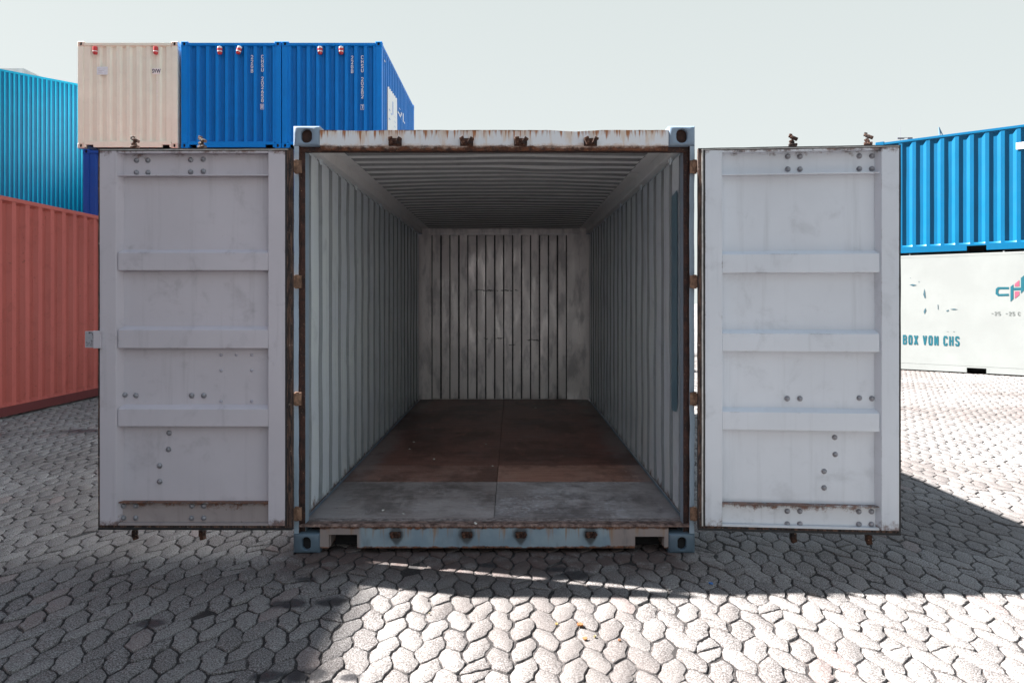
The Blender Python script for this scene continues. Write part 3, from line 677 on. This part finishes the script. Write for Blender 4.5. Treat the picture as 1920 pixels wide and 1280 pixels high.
# ------------------------------------------------------------------ scraps on the floor and leaves on the paving
def scrap(name, px, py, zf, size, col, label, cat, group, seed):
    Z = F*(CH-zf)/(py-HZ); X = (px-960)/F*Z; rr = random.Random(seed)
    k = 9; top = []; 
    for i in range(k):
        t = 2*math.pi*i/k; r = size*rr.uniform(.6, 1.15); top.append((r*math.cos(t)*1.3, r*math.sin(t), .004+rr.uniform(0, size*.5)))
    m = MB(); m.add(top+[(a, b, .0005) for a, b, c in top]+[(0, 0, size*.55)], [tuple(range(2*k-1, k-1, -1))]+[(i, (i+1) % k, 2*k) for i in range(k)]+[(k+i, k+(i+1) % k, (i+1) % k, i) for i in range(k)])
    o = m.build(name, plain(name+' %d' % seed, col, .8, .3, 90), None); o.location = (X, Z, zf+.001); o.rotation_euler = (0, 0, rr.uniform(0, 6)); return tag(o, label, cat, group)
G1 = 'paper scraps on the container floor'
for i, (px, py, sz, lb) in enumerate([(776, 829, .011, 'largest white paper scrap on the brown floor, left of centre'), (768, 842, .007, 'small white scrap just in front of the largest paper scrap'),
        (911-0, 833, .006, 'small white crumb on the dark floor near the centre seam'), (1004, 765, .012, 'pale beige scrap far back on the floor near the end wall'),
        (718, 957, .009, 'white scrap on the grey plywood near the left front corner'), (892, 982, .010, 'white crumb lying on the rusty threshold near its middle'),
        (814, 861, .009, 'torn pale scrap in the scratched patch of brown floor'), (924, 874, .008, 'white flake on the front edge of the brown floor board'), (756, 963, .006, 'tiny white flake on the grey plywood in front of the left scrap')]):
    scrap('paper_scrap', px, py, .167 if py < 976 else .176, sz, (.72, .70, .66), lb, 'scrap', G1, i)
G2 = 'dry leaves on the paving'
for i, (px, py, sz, col, lb) in enumerate([(1087, 1172, .014, (.20, .07, .015), 'largest orange dry leaf on the sunlit paving'), (1097, 1198, .011, (.22, .095, .03), 'orange leaf just below the largest one'),
        (1044, 1170, .007, (.24, .16, .05), 'small yellow leaf left of the largest orange leaf'), (1162, 1201, .007, (.16, .06, .02), 'small reddish leaf right of the orange pair'),
        (1116, 1194, .007, (.17, .14, .06), 'olive yellow leaf beside the lower orange leaf'), (805, 1150, .005, (.2, .17, .1), 'tiny pale leaf on the sunlit stones left of centre'), (1333, 1094, .010, (.05, .16, .42), 'tiny blue chip on the shaded stones beside the right corner')]):
    scrap('dry_leaf' if i < 6 else 'plastic_chip', px, py, .003, sz, col, lb, 'leaf' if i < 6 else 'plastic chip', G2 if i < 6 else None, 20+i)

# ------------------------------------------------------------------ other containers
def P_bg(name, col, rust=.12, grime=.3, rough=.4, seed=0):
    m = paint(name, col, rough, rust=rust, grime=grime, seed=seed); m.node_tree.nodes['Principled BSDF'].inputs['Specular IOR Level'].default_value = .22; return m
M_white = plain('white lettering', (.86, .87, .86), .5, .06, 10)
M_red = plain('red plastic', (.52, .045, .05), .4, .3, 8); M_pinkw = plain('white plastic', (.75, .70, .70), .4, .1, 8)
M_inside = plain('unlit interior', (.08, .08, .08), .9, .3, 4)

def container(label, loc, rz, mat, group=None, L=6.058, H=2.591, front_pitch=.243, side_pitch=.278, side_fa=.072, side_sl=.068, depth=.036, sides=(-1, 1), pocket_side=True, name='shipping_container',
              end_holes=True, smoothside=False, rustc=None, front_fa=None, railmat=None, gm=None):
    r = empty(name, loc, rz, label, 'shipping container', group)
    W = 1.219
    for sx in (-1, 1):
        for z0 in (0, H-.118):
            for f in (0, 1):
                m = MB(); xa, xb = (-W, -W+.162) if sx < 0 else (W-.162, W); ya, yb = (0, .178) if f == 0 else (L-.178, L)
                casting(m, xa, xb, ya, yb, z0, z0+.118, -1 if f == 0 else 1, .060, .080, b=.012)
                m.build('corner_casting', [rustc or mat, M_black], r)
        for f in (0, 1):
            m = MB(); x0, x1 = (-W+.004, -W+.145) if sx < 0 else (W-.145, W-.004); y0, y1 = (.006, .14) if f == 0 else (L-.14, L-.006)
            m.box(x0, x1, y0, y1, .118, H-.118); m.build('corner_post', mat, r, bevel=.012)
    for f in (0, 1):
        s = 1 if f == 0 else -1; yb = 0 if f == 0 else L
        Y = lambda v: yb+s*v
        Lx = 2*(W-.145); fa = front_fa or front_pitch/2-.042; n_ = int((Lx-.02)/front_pitch); st = (Lx-n_*front_pitch)/2
        p = corr(front_pitch, fa, .042, depth+.010, Lx, st)
        m = MB(); corr_sheet(m, p, .15, H-.095, lambda a, d, z: (-W+.145+a, Y(.028+d), z), rows=1, cap=.02, groove=(lambda a, b: max(a, b) > .01) if gm else None); m.build('end_wall', [mat, gm or mat], r)
        m = MB(); m.box(-W+.163, W-.163, *sorted((Y(.006), Y(.07))), H-.098, H-.034); m.build('top_rail', mat, r, bevel=.004)
        m = MB(); g_ = [(-W+.163, -W+.20, .02), (-W+.20, -W+.385, .085), (-W+.385, W-.385, .02), (W-.385, W-.20, .085), (W-.20, W-.163, .02)] if end_holes else [(-W+.163, W-.163, .02)]
        for a, b, z in g_: m.box(a, b, *sorted((Y(.006), Y(.06))), z, .155)
        m.build('bottom_rail', mat, r)
    for sx in (-1, 1):
        Ly = L-.29
        m = MB()
        if smoothside:
            P = [[(sx*(W-.008+.0015*noise.noise(Vector((j*.4, i*.7, sx)))), .145+Ly*j/24, .165+(H-.075-.165)*i/6) for j in range(25)] for i in range(7)]; m.grid(P)
        else:
            n_ = int((Ly-.03)/side_pitch); st = (Ly-n_*side_pitch)/2
            corr_sheet(m, corr(side_pitch, side_fa, side_sl, depth, Ly, st), .155, H-.062, lambda a, d, z: (sx*(W-.016-d), .145+a, z), rows=6, dent=.004 if H > 2.5 else 0, seed=loc[0], groove=(lambda a, b: max(a, b) > .01) if gm else None)
        m.build('side_wall', [mat, gm or mat], r, smooth=25)
        m = MB(); m.box(*sorted((sx*(W-.066), sx*(W-.006))), .178, L-.178, H-.075, H-.022); m.build('top_rail', mat, r, bevel=.004)
        m = MB(); c_ = L/2
        segs = [(.178, c_-1.025-.18, .03), (c_-1.025-.18, c_-1.025+.18, .13), (c_-1.025+.18, c_+1.025-.18, .03), (c_+1.025-.18, c_+1.025+.18, .13), (c_+1.025+.18, L-.178, .03)] if pocket_side else [(.178, L-.178, .03)]
        for a, b, z in segs: m.box(*sorted((sx*(W-.05), sx*(W-(.004 if not railmat else .024)))), a, b, z, .16)
        if pocket_side:
            for cc in (c_-1.025, c_+1.025): m.box(*sorted((sx*(W-.35), sx*(W-.30))), cc-.18, cc+.18, .03, .16, 1)
        m.build('bottom_rail', [railmat or mat, M_black], r)
    m = MB(); pr = corr(.209, .06, .035, .02, L-.12, .0)
    m.grid([[(x, .06+a, H-.022-(d if abs(x) < 1.1 else 0)) for a, d in pr] for x in (-1.16, -1.1, 0, 1.1, 1.16)]); m.build('roof', mat, r, smooth=20)
    m = MB(); m.box(-1.17, 1.17, .07, L-.07, .135, .16); m.build('floor', M_black, r)
    return r

def vtext(r, txt, x, ztop, h, wd, mat, y=.022, gap=None, name='lettering', t=.012):
    """one column of upright characters reading downwards, painted on the end wall"""
    m = MB(); z = ztop; k = gap or h*1.16; e = 0
    for ch in txt:
        for q in glyph(ch, x-wd/2, z-h, wd, h, t): e = (e+1) % 7; m.add([(p.x, y-e*.00012, p.y) for p in q], [(0, 1, 2, 3)])
        z -= k
    return m.build(name, mat, r, fix=False)

def red_cap(r, x, ztop, pale=0, tilt=0.):
    m = MB(); prof_ = [(.020, 0), (.046, -.01), (.050, -.05), (.050, -.105)] ; Mx = Matrix.Translation((x, -.012, ztop)) @ Matrix.Rotation(tilt, 4, 'Y') @ Matrix.Diagonal((1.15, 1, 1.1, 1))
    m.lathe(prof_[::-1] if 0 else prof_, 16, Mx, 1 if pale else 0); m.lathe([(.052, -.105), (.054, -.125)], 16, Mx, 1); m.lathe([(.050, -.125), (.044, -.165), (.030, -.18)], 16, Mx, 0)
    if pale: m.lathe([(.052, -.045), (.0525, -.10)], 16, Mx, 0)
    return m.build('red_cap', [M_red, M_pinkw], r, smooth=50)

M_cream = P_bg('cream paint', (.74, .77, .67), .10, .22, seed=3)
M_blue = P_bg('blue paint', (.0003, .20, .64), .02, .25, seed=4)
M_navy = P_bg('dark blue paint', (.008, .060, .30), .05, .25, seed=5)
M_blueg = P_bg('blue flute shade paint', (.0003, .135, .45), .02, .5, seed=4)  # this and the next two: darker paint copies imitating shade in flutes
M_browng = P_bg('red brown flute shade paint', (.26, .055, .043), .9, .6, .5, seed=11)
M_cyang = P_bg('cyan flute shade paint', (.0002, .12, .26), .06, .3, seed=6)
M_cyan = P_bg('cyan paint', (.0002, .27, .47), .06, .2, seed=6)
M_sky = P_bg('sunlit blue paint', (.0003, .092, .20), .05, .25, seed=8)
M_whc = P_bg('white reefer paint', (.25, .26, .255), .03, .06, seed=10)
M_brown = P_bg('red brown paint', (.32, .074, .060), .85, .6, .5, seed=11)

ZB = 18.26; XC = [(-10.57-8.13)/2, (-8.055-5.617)/2, (-5.603-3.165)/2]; Z3 = 5.275
GB = 'stacked containers behind the open one'
c1 = container('cream container on top of the stack at the left, its end towards us', (XC[0], ZB, Z3), 0, M_cream, GB, rustc=paint('cream casting', (.62, .54, .46), rust=.9, seed=6))
c2 = container('bright blue top container between the cream one and another blue one', (XC[1], ZB, Z3), 0, M_blue, GB, front_pitch=.232, gm=M_blueg)
c3 = container('bright blue top container with white graphics on its long side', (XC[2], ZB, Z3), 0, M_blue, GB, front_pitch=.232, gm=M_blueg)
container('dark blue container directly under the cream one', (XC[0]+.13, ZB, 2.66), 0, M_navy, GB)
container('dark blue container at the foot of the stack below the cream one', (XC[0]+.13, ZB, .02), 0, M_navy, GB)
container('middle container of the left blue stack, hidden by the open door', (XC[1], ZB, 2.66), 0, M_blue, GB)
container('bottom container of the left blue stack, hidden by the open door', (XC[1], ZB, .02), 0, M_blue, GB)
container('middle container of the right blue stack, behind the open container', (XC[2], ZB, 2.66), 0, M_navy, GB)
container('bottom container of the right blue stack, behind the open container', (XC[2], ZB, .02), 0, M_navy, GB)
k = 77.1
for r, caps in ((c1, ((179, 1, 0), (292.5, 1, 0))), (c2, ((412.5, 1, 1), (450.5, 1, 1))), (c3, ((600.5, 1, 1), (640, 1, 1)))):
    for px, _, pale in caps: red_cap(r, (px-960)/k-r.location.x, (567-86)/k+CH-Z3-.02, pale, .28 if px == 450.5 else 0)
Zt = lambda y: (567-y)/k+CH-Z3
vtext(c2, '22GB', (472-960)/k-c2.location.x, Zt(103.5), .090, .056, M_white, gap=.111); vtext(c2, 'CHSU 202658', (491.5-960)/k-c2.location.x, Zt(103), .088, .058, M_white, gap=.106)
vtext(c3, '22GB', (660-960)/k-c3.location.x, Zt(104.5), .090, .056, M_white, gap=.111); vtext(c3, 'CHSU 20282', (679-960)/k-c3.location.x, Zt(104), .088, .058, M_white, gap=.106)
for r, px, ch, y0 in ((c2, 491, '8', 195), (c3, 679, '7', 196)):
    x = (px-960)/k-r.location.x; za, zb = Zt(y0+10), Zt(y0); m = MB(); e = .006; a = .040
    for q in ((x-a, x+a, zb-e, zb), (x-a, x+a, za, za+e), (x-a, x-a+e, za+e, zb-e), (x+a-e, x+a, za+e, zb-e)): m.box(q[0], q[1], .0185, .0215, q[2], q[3])
    m.build('digit_frame', M_white, r); vtext(r, ch, x, zb-.018, za*0+.09, .042, M_white, y=.020)
# cream: sticker, owner code plate, faded numbers
m = MB(); x0, x1 = (181-960)/k-c1.location.x, (201-960)/k-c1.location.x; m.box(x0, x1, .018, .022, Zt(140), Zt(125)); m.build('sticker', plain('pale blue sticker', (.66, .77, .84), .5, .1, 12), c1)
m = MB(); [m.box(x0+.03, x1-.05-.03*i, .0160, .0178, Zt(129.5+3*i)-.006, Zt(129.5+3*i)+.004) for i in range(3)]; m.build('sticker_print', plain('faint print', (.45, .52, .58), .5, .1, 12), c1)
m = MB(); x0, x1 = (284.5-960)/k-c1.location.x, (300.5-960)/k-c1.location.x; m.box(x0, x1, .018, .022, Zt(139), Zt(128)); m.build('code_plate', M_white, c1)
FM = lambda x, y, z: Matrix.Translation((x, y, z)) @ Matrix.Rotation(R(90), 4, 'X')
textobj('code_lettering', 'SVW', .135, plain('dark print', (.06, .07, .12), .5, .1, 9), c1, FM((x0+x1)/2, .0160, Zt(133.5)), .72, .001, .004)
vtext(c1, '2818891 4', (293.8-960)/k-c1.location.x, Zt(144), .078, .034, plain('faded white numbers', (.86, .85, .82), .5, .1, 9), y=.022, gap=.106, t=.009)

# white graphics on the long side of the right blue container (x+ face), local y = along, z up
def side_poly(pts, mat, name='side_graphic', dx=.006):
    m = MB(); X = 1.219-.013+dx; m.add([(X, a, b) for a, b in pts]+[(X-.003, a, b) for a, b in pts], [tuple(range(len(pts))), tuple(range(2*len(pts)-1, len(pts)-1, -1))]); return m.build(name, mat, c3, fix=False)
def sd(px, py):
    Z = 3.165*F/(960-px); return (Z-ZB, CH+(HZ-py)/F*Z-Z3)
g = []
for i in range(6): g.append(sd(727.5+i*2.9, 163+i*4.2)); g.append(sd(727.5+(i+1)*2.9, 163+i*4.2))
m_pts = [sd(727.5, 300)] + g + [sd(745.5, 262)]
side_poly([p for p in m_pts], M_white)
for px, py, h in ((731, 204, 5), (734.5, 212, 5), (731, 221, 5), (741, 218, 4), (741, 227, 4), (741, 236, 4), (737, 190, 26)):
    a = sd(px-(.5 if h > 9 else 1.1), py); b = sd(px+(.5 if h > 9 else 1.1), py+h); side_poly([(a[0], a[1]), (b[0], a[1]), (b[0], b[1]), (a[0], b[1])], M_blue, 'graphic_dot', .009)
for px, py, w_, h in ((750.5, 202, 2.2, 5), (748, 208, 2, 7), (751, 212, 2.4, 9), (753.5, 210, 1.5, 8), (753, 222, 1.6, 3), (757, 212, 1.2, 18), (722.5, 112, 1.6, 6), (759.5, 228, 1, 5)):
    a = sd(px-w_/2, py); b = sd(px+w_/2, py+h); side_poly([(a[0], a[1]), (b[0], a[1]), (b[0], b[1]), (a[0], b[1])], M_white, 'side_graphic', .0)

# red container at the left, its long side facing right along our view
rb = container('faded red brown rusty container standing on the ground at the left', (-6.61-1.219, 6.4, .0), 0, M_brown, None, L=12.19, H=2.93, pocket_side=False, depth=.048, side_sl=.05, side_fa=.085, gm=M_browng, railmat=P_bg('dark maroon rail', (.085, .018, .018), .5, .4, .6, seed=2))
# tall cyan one behind the red container (turned 46 degrees)
bx, bd = .95, math.atan2(.69, .725)
Zc = 19.6; Xc = -.682*Zc
dirv = Vector((math.sin(math.atan(.95)), math.cos(math.atan(.95)), 0))
L2 = 7.3; pend = Vector((Xc, Zc, 0)) + dirv*2.9; rzc = math.atan2(-dirv.x, dirv.y)
# local +x face must be the visible face: origin = end point minus length, shifted by half width to the left
nrm = Vector((dirv.y, -dirv.x, 0)); org = pend - dirv*L2 - nrm*1.219
cy = container('turquoise corrugated container rising behind the red one at the left edge', (org.x, org.y, 2.60), rzc, M_cyan, None, L=L2, H=1.52+.007+437/F*Zc-2.60+.03, side_pitch=.1075, side_fa=.040, side_sl=.010, depth=.022, pocket_side=False, gm=M_cyang)
cy2 = container('turquoise container carrying the tall turquoise one, hidden by the red container', (org.x, org.y, .0), rzc, M_cyan, None, L=L2, H=2.595, pocket_side=False)
# stack further left that throws the long shade (outside the picture)
for i in range(4):
    for j in range(2):
        container('rust red container left of the picture, level %s of its stack, %s one' % (('one', 'two', 'three', 'four')[i], ('nearer', 'farther')[j]), (-10.93-1.219, -9.5+j*12.29, i*2.745), 0, M_brown, 'four high stack outside the left edge', L=12.19, H=2.74, pocket_side=False)

# right hand pair, long side facing the left front
d2 = Vector((.755, -.656, 0)).normalized(); p0 = Vector((8.776, 16.88, 0)) + d2*(-.57)
rz2 = math.atan2(-d2.x, d2.y)+math.pi
# local x- face visible: origin at the near right end, y axis runs to the far left end
d3 = -d2; L20 = 6.058; n3 = Vector((d3.y, -d3.x, 0)); near = p0 + d2*L20; org2 = near + n3*1.219
rz2 = math.atan2(-d3.x, d3.y)
wh = container('white smooth sided container on the ground at the right, with turquoise lettering', (org2.x, org2.y, 0), rz2, M_whc, 'pair of containers at the right', smoothside=True)
bl = container('sunlit blue corrugated container stacked on the white one at the right', (org2.x, org2.y, 2.60), rz2, M_sky, 'pair of containers at the right')
def wp(px, py):                                   # pixel of the photo -> local (y, z) on the lettered face
    q = (px-960)/F; t = (q*p0.y-p0.x)/(d2.x-q*d2.y); Z = p0.y+d2.y*t; return (L20-t, CH-(py-HZ)/F*Z)
def wpoly(name, pts, mat, dx=.004, root=None):
    m = MB(); X = -1.219+.008-dx; q = [wp(*p) for p in pts]
    m.add([(X, a, b) for a, b in q], [tuple(range(len(q)))]); return m.build(name, mat, root or wh, fix=False)
M_teal = plain('turquoise lettering', (.0, .088, .122), .5, .1, 9); M_pink = plain('pink lettering', (.36, .072, .12), .5, .1, 9)
def wtext(name, txt, pxa, pxb, pya, pyb, mat, t=.05, gapk=.35, wk=.55):
    ya, za = wp(pxa, pya); yb, _ = wp(pxb, pya); _, zb = wp(pxa, pyb); m = MB(); L_ = abs(yb-ya); sg = 1 if yb > ya else -1
    units = sum((1 if ch != ' ' else .75)+(gapk if ch != ' ' else 0) for ch in txt)-gapk; cw = L_/units; a = 0; e = 0
    for ch in txt:
        if ch == ' ': a += .75*cw; continue
        for q in glyph(ch, a, 0, cw, za-zb, t): e = (e+1) % 7; m.add([(-1.219+.004-e*.0002, ya+sg*p.x, zb+p.y) for p in q], [(0, 1, 2, 3)])
        a += cw*(1+gapk)
    return m.build(name, mat, wh, fix=False)
wtext('lettering', 'BOX VON CHS', 1692.5, 1799, 627.5, 645.5, M_teal, .033, .32)
wtext('lettering', '-25  -25 C', 1858, 1913, 584, 591, plain('faint grey print', (.17, .185, .18), .5, .1, 9), .012)
def Cshape(): return [(1891.5, 538), (1871, 538), (1867, 541.5), (1866.5, 551), (1871, 555), (1891.5, 554.5), (1891.5, 550.5), (1873.5, 551), (1871.5, 549), (1872, 543.5), (1874, 542), (1891.5, 542)]
wpoly('logo', Cshape(), M_teal)
wpoly('logo', [(1894.5, 537.5), (1900, 533), (1900, 560), (1894.5, 565.5)], M_teal); wpoly('logo', [(1900.3, 539.5), (1913.7, 539), (1913.7, 543.5), (1900.3, 544)], M_teal)
wpoly('logo', [(1914, 521), (1921, 515.5), (1921, 543), (1914, 550)], M_teal)
wpoly('logo', [(1902.5, 532), (1911, 525), (1911, 536.5), (1902.5, 537)], M_pink); wpoly('logo', [(1902.5, 546.5), (1911, 546), (1911, 553), (1902.5, 559.5)], M_pink)
wtext('logo', 'S', 1924, 1944, 536, 556, M_teal, .06)
M_scuff = plain('dark teal scuff', (.03, .09, .12), .7, .4, 40)
for q in ([(1705, 534), (1711, 532.5), (1719, 534.5), (1712, 536.5)], [(1733, 541), (1734.5, 548), (1735.5, 558), (1733.5, 559), (1731, 552)], [(1735, 577), (1736.5, 582), (1733.5, 589), (1731.5, 584)],
          [(1781, 579.5), (1789, 578.5), (1796, 580), (1788, 580.8)], [(1774, 582), (1779, 580.5), (1778, 583), (1775, 584)], [(1757.8, 571), (1759, 571), (1759.3, 580), (1758.3, 580)], [(1706, 520), (1708, 521.5), (1707, 522)], [(1722, 527), (1724, 528), (1722.7, 530)],
          [(1786, 621.3), (1790, 621.3), (1789, 622.3)], [(1773, 621.5), (1779, 621.3), (1778, 622)]):
    wpoly('scuff_mark', q, M_scuff)
# white label strip on the blue one
m = MB(); ya, za = wp(1905, 268); yb, zb = wp(1926, 278); m.box(-1.219-.002, -1.219+.0005, *sorted((ya, yb)), *sorted((za-2.60, zb-2.60))); m.build('label_strip', M_white, bl)

# ------------------------------------------------------------------ far away: hall roof, harbour crane, mast
bd_ = empty('warehouse', (-49.5, 75, 0), 0, 'grey warehouse whose flat roof edge shows above the turquoise container', 'warehouse')
m = MB(); m.box(-9.5, 9.8, -14.5, 15, 0, 19.75); m.build('wall', plain('grey cladding', (.34, .34, .38), .7, .15, 2), bd_)
m = MB(); m.box(-10.5, 10.6, -15.2, 15.5, 19.752, 20.15); m.build('roof', plain('pale roof edge', (.55, .60, .60), .7, .1, 2), bd_)
m = MB(); m.box(-8, 8, -14.6, -14.501, 1, 5.5); m.build('gate', plain('gate grey', (.25, .27, .3), .6, .1, 2), bd_)
M_crane = plain('blue crane steel', (.10, .20, .30), .6, .2, 3)
cr_ = empty('harbour_crane', (108.0, 190, 0), 0, 'tip of a distant blue harbour crane above the blue container at the right', 'crane')
top = (.0, 0, 45.8)
m = MB(); 
for sx in (-3, 3):
    for sy in (-3, 3): m.tube((sx, sy, 0), (sx*.5, sy*.5, 30), .35, .25, 6)
for z in range(3, 30, 5):
    f = 3-1.5*z/30; m.tube((-f, -f, z), (f, -f, z+4), .12, .12, 5); m.tube((f, f, z), (-f, f, z+4), .12, .12, 5); m.tube((-f, -f, z), (-f, f, z), .12, .12, 5); m.tube((f, -f, z), (f, f, z), .12, .12, 5)
m.box(-2.2, 2.2, -2.2, 2.2, 30, 33.5); m.build('tower', M_crane, cr_)
m = MB(); m.tube((1.2, -.6, 33), top, .20, .14, 6); m.tube((1.2, .6, 33), top, .20, .14, 6); m.tube((7.5, 0, 30), top, .17, .14, 6)
for i in range(5): t = i/5; m.tube((1.2-1.2*t, -.6+.6*t, 33+12.8*t), (7.5-7.5*(t+.15), 0, 30+15.8*(t+.15)), .1, .1, 5)
m.build('jib', M_crane, cr_)
ms = empty('radio_mast', (103.4, 200, 0), 0, 'thin distant mast rising just right of the open right door', 'mast')
m = MB(); m.tube((0, 0, 0), (0, 0, 44.0), .35, .12, 6); m.tube((0, 0, 44.0), (0, 0, 48), .07, .05, 5); m.build('mast', plain('mast grey', (.2, .2, .24), .6, .1, 3), ms)
m = MB(); m.box(-.8, 1.0, -.2, .2, 45.0, 45.35); m.box(1.9, 3.2, -.2, .2, 45.0, 45.4); m.box(1.0, 1.9, -.05, .05, 45.3, 45.42); m.build('antenna', plain('mast dark', (.1, .1, .13), .6, .1, 3), ms)
